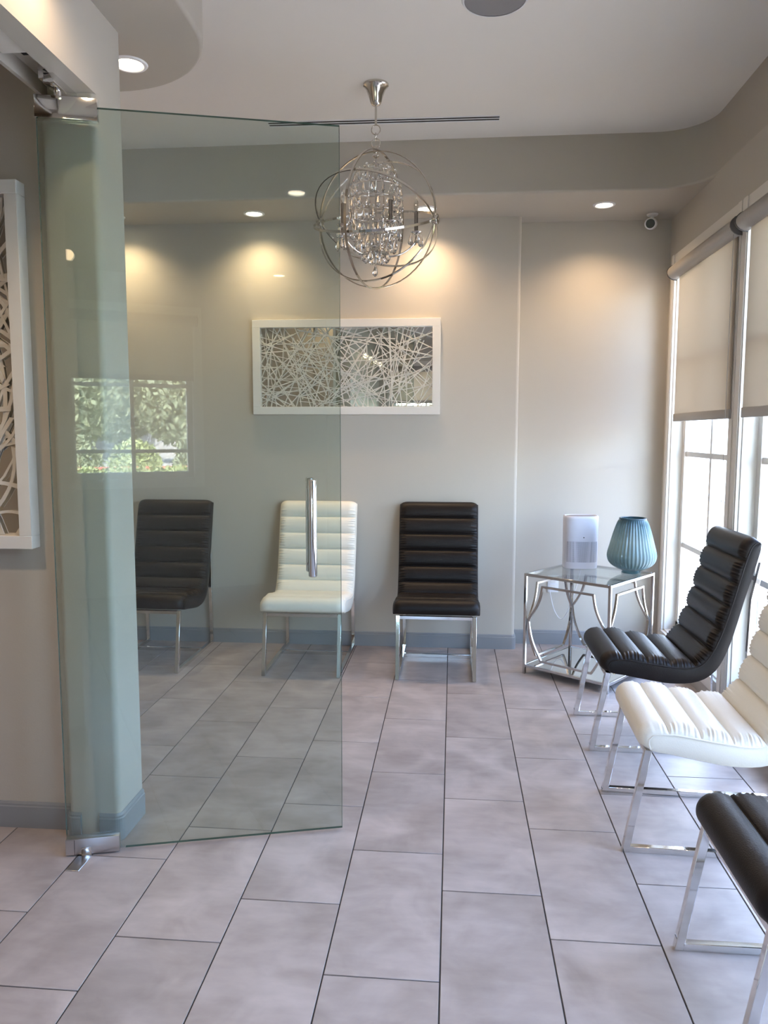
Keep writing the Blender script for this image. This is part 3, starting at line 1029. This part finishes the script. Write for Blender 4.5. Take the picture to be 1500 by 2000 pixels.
# ------------------------------------------------------------------ framed lattice art
def art(name, root, W, H, depth, fw_, nstrip, seed, width, curved, minlen, maxlen):
    """local x right, z up from bottom-left corner, +y out of the wall is -y"""
    d = depth
    fr = MB()
    for a, b2, c, e in ((0, W, 0, fw_), (0, W, H - fw_, H), (0, fw_, fw_, H - fw_), (W - fw_, W, fw_, H - fw_)):
        MB().box(a, b2, -d, -.001, c, e).build('frame_rail', M_WFRAME, root, bevel=.0015, segs=1)
    MB().box(fw_, W - fw_, -.012, -.002, fw_, H - fw_).build('mirror_panel', M_MIRROR, root)
    rnd = random.Random(seed)
    x0, x1, z0, z1 = fw_ + .001, W - fw_ - .001, fw_ + .001, H - fw_ - .001
    k = 0
    while k < nstrip:
        cx, cz = rnd.uniform(x0, x1), rnd.uniform(z0, z1)
        a = rnd.uniform(0, PI)
        L = rnd.uniform(minlen, maxlen)
        dx, dz = math.cos(a), math.sin(a)
        # clip against the opening
        t0, t1 = -L / 2, L / 2
        for p, dd, lo, hi in ((cx, dx, x0, x1), (cz, dz, z0, z1)):
            if abs(dd) > 1e-6:
                ta, tb = (lo - p) / dd, (hi - p) / dd
                if ta > tb: ta, tb = tb, ta
                t0, t1 = max(t0, ta), min(t1, tb)
        if t1 - t0 < .10:
            continue
        w = width * rnd.uniform(.7, 1.35)
        y = -.014 - rnd.uniform(0, .010)
        th = .004
        bow = rnd.uniform(-1, 1) * curved * (t1 - t0)
        n = 7 if curved > .03 else 3
        m = MB()
        vs, fs = [], []
        for i in range(n):
            t = i / (n - 1)
            s = t0 + (t1 - t0) * t
            o = bow * 4 * t * (1 - t)
            ww = w * (1 + (.45 if curved > .03 else 0) * (2 * t - 1) ** 2)
            px_, pz_ = cx + dx * s - dz * o, cz + dz * s + dx * o
            for sg in (-1, 1):
                qx = min(x1, max(x0, px_ - dz * sg * ww / 2)); qz = min(z1, max(z0, pz_ + dx * sg * ww / 2))
                vs += [(qx, y, qz), (qx, y - th, qz)]
        for i in range(n - 1):
            b0, b1 = i * 4, (i + 1) * 4
            fs += [(b0 + 1, b0 + 3, b1 + 3, b1 + 1), (b0, b1, b1 + 2, b0 + 2), (b0, b0 + 1, b1 + 1, b1), (b0 + 2, b1 + 2, b1 + 3, b0 + 3)]
        m.add(vs, fs)
        m.build('lattice_strip', M_STRIP, root)
        k += 1
ar = thing('wall_art', (-1.2785, Y_BACK, 1.530), 0, 'wide white-framed mirror art with a random lattice on the back wall', 'wall art')
art('a', ar, 1.2125, .604, .036, .050, 150, 3, .0052, .004, .25, .85)
al = thing('wall_art', (-1.395 - .604, 2.52, 1.018), 0, 'tall white-framed lattice art cut by the left picture edge', 'wall art')
art('b', al, .604, 1.207, .054, .044, 150, 8, .0098, .20, .16, .5)

# ------------------------------------------------------------------ ceiling fittings
sp = thing('ceiling_speaker', (.162, 3.135, Z_CEIL), 0, 'round grey speaker grille in the ceiling at the top picture edge', 'speaker')
MB().lathe([(.001, -.006), (.095, -.006), (.118, -.005)], 48, cap=False).build('grille', M_SPK, sp)
MB().lathe([(.117, -.007), (.124, -.006), (.128, 0)], 48, cap=False).build('rim', M_WPLAST, sp, smooth=True)
lv = thing('slot_vent', (-.368, 4.253, Z_CEIL), rad(.9), 'long narrow slot air vent across the raised ceiling', 'air vent')
vf = MB()
vw = .612
vf.box(-vw, vw, -.036, -.024, -.002, 0); vf.box(-vw, vw, .024, .036, -.002, 0); vf.box(-vw, vw, -.005, .005, -.002, 0)
vf.build('vent_frame', M_WPLAST, lv)
for y in (-.014, .014):
    MB().box(-vw, vw, y - .0093, y + .0093, -.0008, 0).build('slot', M_SLOT, lv)
sc = thing('security_camera', (1.225, 5.02, Z_SOF), 0, 'small white bullet security camera in the upper corner by the windows', 'camera')
MB().lathe([(.030, -.010), (.034, -.004), (.034, 0)], 24).build('mount', M_WPLAST, sc, smooth=True)
MB().tube([(0, 0, -.008), (0, 0, -.035)], .010, 12).build('stem', M_WPLAST, sc, smooth=True)
dv = Vector((-.30, -.93, -.22)).normalized()
c0 = Vector((.0, .02, -.052))
MB().tube([c0 - dv * .03, c0 + dv * .075], .035, 24).build('housing', M_WPLAST, sc, bevel=.006, angle=60)
MB().tube([c0 + dv * .0745, c0 + dv * .0768], .027, 24).build('lens', M_BLACK, sc, bevel=.0008, segs=1)

# ------------------------------------------------------------------ chandelier
OC = Vector((-.362, 3.82, 2.428))
OR = .309
ch = thing('chandelier', OC, 0, 'crystal chandelier inside an orb of polished metal rings hanging from the ceiling', 'chandelier')
zc = Z_CEIL - OC.z
MB().lathe([(.061, zc - .0005), (.060, zc - .008), (.052, zc - .014), (.044, zc - .030), (.034, zc - .055), (.027, zc - .080), (.020, zc - .092), (.008, zc - .098)], 36).build('canopy', M_NICKEL, ch, smooth=True)
MB().tube([(0, 0, zc - .095), (0, 0, zc - .185)], .0055, 12).build('rod', M_NICKEL, ch, smooth=True)
def ring_pts(c, R, e1, e2, n=48):
    return [c + e1 * (R * math.cos(2 * PI * i / n)) + e2 * (R * math.sin(2 * PI * i / n)) for i in range(n)]
ex, ey, ez = Vector((1, 0, 0)), Vector((0, 1, 0)), Vector((0, 0, 1))
zz = zc - .185
for k, (e1, R) in enumerate(((ex, .021), (ey, .016), (ex, .021))):
    zz -= R
    pts = [Vector((0, 0, zz)) + e1 * (R * math.cos(2 * PI * i / 24)) + ez * (R * 1.05 * math.sin(2 * PI * i / 24)) for i in range(24)]
    MB().tube(pts, .0024, 8, closed=True).build('chain_link', M_NICKEL, ch, smooth=True)
    zz -= R - .006
ztop = zz
MB().lathe([(.004, ztop + .004), (.012, ztop), (.014, ztop - .02), (.010, ztop - .032), (.016, ztop - .04), (.016, OR - .012), (.006, OR - .02)], 20).build('top_hub', M_NICKEL, ch, smooth=True)
av = Vector((.935, -.34, -.095)).normalized()
e2 = (ez - av * ez.dot(av)).normalized()
e3 = av.cross(e2)
band = [(-.0022, -.0054), (.0022, -.0054), (.0022, .0054), (-.0022, .0054)]
def hoop(n1, n2, R):
    pts = ring_pts(Vector((0, 0, 0)), R, n1, n2, 64)
    axis = n1.cross(n2).normalized()
    MB().sweep(pts, band, closed=True, side=axis).build('orb_ring', M_NICKEL, ch)
for th, R in ((8, OR), (-14, OR - .006), (58, OR - .003), (112, OR - .008)):
    hoop(av, e2 * math.cos(rad(th)) + e3 * math.sin(rad(th)), R)
hoop(e2, e3, OR + .006)
for s in (-1, 1):
    p = av * (s * (OR - .012))
    q = av * (s * (OR + .014))
    MB().tube([p, q], .021, 18).build('pivot_hub', M_NICKEL, ch, bevel=.003, angle=60)
# inner column, tiers and arms
MB().lathe([(.004, OR - .01), (.004, .20), (.010, .19), (.004, .18), (.004, .02), (.012, .0), (.006, -.03), (.006, -.11), (.018, -.125), (.024, -.145), (.014, -.165), (.006, -.18), (.002, -.20)], 16).build('stem', M_NICKEL, ch, smooth=True)
drop = MB()
np_ = 7
def drop_mesh(h, r):
    m = MB()
    m.lathe([(.0004, 0), (r * .35, -h * .18), (r * .8, -h * .55), (r, -h * .74), (r * .72, -h * .90), (.0006, -h)], 7, cap=True)
    return m.mesh('crystal_drop', M_CRYSTAL)
D_S, D_M, D_L = drop_mesh(.036, .0085), drop_mesh(.050, .0105), drop_mesh(.060, .0135)
bead = MB().lathe([(.0003, .006), (.005, .003), (.0062, 0), (.005, -.003), (.0003, -.006)], 7).mesh('crystal_bead', M_CRYSTAL)
wire_m = M_NICKEL
rng = random.Random(11)
def hang(me, p):
    o = put('crystal_drop', me, ch)
    o.location = p
    o.rotation_euler = (rng.uniform(-.12, .12), rng.uniform(-.12, .12), rng.uniform(0, 6))
    return o
tiers = [(.245, .055, 8, D_S), (.215, .100, 12, D_M), (.150, .122, 16, D_M), (.090, .128, 16, D_M), (.030, .124, 16, D_M), (-.030, .112, 14, D_L), (-.085, .095, 12, D_L), (-.135, .060, 8, D_L)]
for ti, (z, r, n, me) in enumerate(tiers):
    MB().tube(ring_pts(Vector((0, 0, z)), r, ex, ey, 32), .0018, 6, closed=True).build('tier_ring', M_NICKEL, ch, smooth=True)
    for i in range(n):
        t = 2 * PI * (i + .5 * (ti % 2)) / n
        p = Vector((r * math.cos(t), r * math.sin(t), z - .002))
        hang(me, p)
        o = put('crystal_bead', bead, ch); o.location = p + Vector((0, 0, .012))
for k in range(4):
    t = 2 * PI * k / 4 + .4
    pts = [(.100 * math.cos(t) * f, .100 * math.sin(t) * f, z) for f, z in ((.05, .27), (.55, .247), (1.0, .215), (1.22, .150), (1.28, .090), (1.24, .030), (1.12, -.030), (.95, -.085), (.6, -.135), (.1, -.16))]
    MB().tube(catmull(pts, 3), .0020, 6).build('cage_wire', M_NICKEL, ch, smooth=True)
hang(D_L, Vector((0, 0, -.202)))
for k in range(5):
    t = rad(8 + 72 * k)
    c, s = math.cos(t), math.sin(t)
    R = .195
    pts = catmull([(.012 * c, .012 * s, -.135), (.06 * c, .06 * s, -.165), (.13 * c, .13 * s, -.150), (.185 * c, .185 * s, -.105), (R * c, R * s, -.060)], 5)
    arm = MB().tube(pts, .0042, 8).build('arm', M_NICKEL, ch, smooth=True)
    MB().lathe([(.004, -.064), (.026, -.056), (.030, -.050), (.008, -.050)], 20, center=(R * c, R * s)).build('drip_pan', M_NICKEL, arm, smooth=True)
    MB().lathe([(.0095, -.050), (.0095, .045), (.006, .048)], 14, center=(R * c, R * s)).build('candle_sleeve', principled('dark_nickel', (.32, .29, .26), .25, 1.0) if 'dark_nickel' not in MATS else MATS['dark_nickel'], arm, smooth=True)
    MB().lathe([(.005, .048), (.010, .060), (.0115, .075), (.009, .092), (.004, .108), (.0008, .116)], 14, center=(R * c, R * s)).build('candle_bulb', M_BULB, arm, smooth=True)
    for j in range(4):
        a = t + j * PI / 2 + .3
        hang(D_M if j % 2 else D_L, Vector((R * c + .027 * math.cos(a), R * s + .027 * math.sin(a), -.058)))

# ------------------------------------------------------------------ small warm lamps on the left wall behind the camera (mirrored in the art)
for k, y in enumerate((.55, -.05, -.65, -1.30)):
    r = thing('wall_sconce', (XL, y, 2.34 + .02 * k), 0, ('leftmost', 'second from left', 'third from left', 'rightmost')[k] + ' of the four warm lamp glints mirrored in the wide wall art', 'wall lamp', 'row of wall lamps mirrored in the art')
    MB().box(0, .012, -.03, .03, -.03, .03).build('back_plate', M_NICKEL, r, bevel=.002)
    MB().tube([(.012, 0, 0), (.05, 0, 0)], .006, 8).build('stem', M_NICKEL, r, smooth=True)
    MB().lathe([(.001, -.028), (.016, -.024), (.026, -.010), (.028, 0), (.026, .010), (.016, .024), (.001, .028)], 20, center=(.072, 0), cap=False).build('globe', emissive('warm_globe', (1, .72, .42), 12) if 'warm_globe' not in MATS else MATS['warm_globe'], r, smooth=True)

# ------------------------------------------------------------------ outdoors
struct('ground', MB().box(-60, 60, -8.5, 40, -.40, -.20), M_YARD, 'dark paving beside the building outside the windows', 'ground')
struct('street', MB().box(-60, 60, -90, -8.5, -.40, -.20), M_PAVE, 'pale street paving mirrored in the glass door', 'street')
gw = thing('neighbouring_wall', (6.5, 3.0, -.2), 0, 'pale stucco wall outside the windows', 'wall')
MB().box(0, .3, -6, 34, 0, 2.4).build('wall_body', M_STUCCO, gw)
MB().box(-.05, .35, -6.05, 34.05, 2.4, 2.52).build('coping', M_STONE, gw, bevel=.01)

def leaf_cloud(n, shape, size, seed):
    rnd = random.Random(seed)
    vs, fs = [], []
    for i in range(n):
        p = Vector(shape(rnd))
        a = Vector((rnd.uniform(-1, 1), rnd.uniform(-1, 1), rnd.uniform(-1, 1))).normalized()
        b2 = a.orthogonal().normalized()
        s = size * rnd.uniform(.6, 1.4)
        o = len(vs)
        vs += [p - a * s, p + b2 * s * .45, p + a * s, p - b2 * s * .45]
        fs.append((o, o + 1, o + 2, o + 3))
    return MB().add(vs, fs)
def raw_build(mb, name, mat, parent):
    me = bpy.data.meshes.new(name)
    me.from_pydata([tuple(v) for v in mb.v], [], mb.f)
    me.materials.append(mat)
    o = bpy.data.objects.new(name, me)
    o.parent = parent
    COL.objects.link(o)
    return o
hd = thing('hedge', (-.3, -6.9, -.2), 0, 'clipped green hedge mirrored in the lower part of the glass door', 'hedge')
MB().box(-5, 5, -.30, .30, 0, 1.0).build('hedge_core', M_LEAF, hd)
raw_build(leaf_cloud(9000, lambda r: (r.uniform(-5, 5), r.choice((-.33, .33)) if r.random() < .45 else r.uniform(-.36, .36), r.uniform(.02, 1.02) if r.random() < .4 else 1.0 + r.uniform(-.05, .10)), .045, 2), 'foliage', M_LEAF, hd)
kb = MB().box(-45, 45, -.1, .1, 0, .16)
o = tag(kb.build('kerb', M_KERB), 'red painted kerb across the street mirrored in the glass door', 'kerb')
o.location = (0, -29.5, -.2)
def bush(x, y, w, h, seed, label):
    r = thing('shrub', (x, y, -.2), 0, label, 'shrub', 'shrubs across the street')
    def shp(q):
        while True:
            a, b2, c = q.uniform(-1, 1), q.uniform(-1, 1), q.uniform(0, 1)
            if a * a + b2 * b2 + c * c < 1:
                return (a * w, b2 * w * .7, c * h)
    raw_build(leaf_cloud(900, shp, .16, seed), 'foliage', M_LEAF if seed % 2 else M_LEAF2, r)
    MB().tube([(0, 0, 0), (0, 0, h * .6)], .05, 6).build('stem', M_BARK, r)
for i, (x, y, w, h, where) in enumerate(((1.3, -33.0, 1.25, 1.6, 'left'), (4.1, -33.8, 1.3, 1.3, 'middle'), (6.9, -32.6, 1.3, 1.9, 'right'))):
    bush(x, y, w, h, 20 + i, 'loose green shrub at the %s of the street view mirrored in the glass door' % where)
def tree(x, y, h, cr, seed, where):
    r = thing('street_tree', (x, y, -.2), 0, 'leafy street tree at the %s of the street view mirrored in the glass door' % where, 'tree', 'trees across the street')
    rnd = random.Random(seed)
    MB().tube([(0, 0, 0), (.08, .02, h * .25), (-.05, .05, h * .5), (.1, 0, h * .8)], .17, 8).build('trunk', M_BARK, r, smooth=True)
    for k in range(5):
        a = 2 * PI * k / 5 + seed
        MB().tube([(0, 0, h * (.28 + .05 * k)), (cr * .4 * math.cos(a), cr * .4 * math.sin(a), h * (.42 + .06 * k)), (cr * .8 * math.cos(a), cr * .8 * math.sin(a), h * (.55 + .06 * k))], .06, 6).build('branch', M_BARK, r, smooth=True)
    def shp(q):
        while True:
            a, b2, c = q.uniform(-1, 1), q.uniform(-1, 1), q.uniform(-1, 1)
            d = a * a + b2 * b2 + c * c
            if .15 < d < 1:
                return (a * cr, b2 * cr, h * .56 + c * h * .43)
    raw_build(leaf_cloud(5200, shp, .24, seed), 'crown', M_LEAF2, r)
for i, (x, y, h, cr, where) in enumerate(((1.3, -37.5, 6.5, 2.7, 'left'), (4.7, -43.4, 7.2, 2.7, 'middle'), (7.2, -37.3, 6.5, 2.7, 'right'))):
    tree(x, y, h, cr, 40 + i, where)
def house(x, y, w, d, h, label):
    r = thing('house', (x, y, -.2), 0, label, 'house')
    MB().box(-w / 2, w / 2, -d / 2, d / 2, 0, h).build('walls', M_HOUSE, r)
    MB().add([(-w / 2 - .4, -d / 2 - .4, h), (w / 2 + .4, -d / 2 - .4, h), (w / 2 + .4, d / 2 + .4, h), (-w / 2 - .4, d / 2 + .4, h), (-w / 2 - .4, 0, h + 2.0), (w / 2 + .4, 0, h + 2.0)],
             [(3, 2, 1, 0), (0, 1, 5, 4), (2, 3, 4, 5), (0, 4, 3), (1, 2, 5)]).build('roof', M_ROOF, r)
    for k in range(3):
        xx = -w / 2 + w * (k + .5) / 3
        f = MB().box(xx - .6, xx + .6, d / 2, d / 2 + .06, .9, 2.3).build('house_window', M_WFRAME, r)
        MB().box(xx - .5, xx + .5, d / 2 + .06, d / 2 + .08, 1.0, 2.2).build('house_pane', M_BLUEGLASS, f)
house(5.5, -50, 11, 7, 3.4, 'pale stucco house behind the street trees mirrored in the glass door')
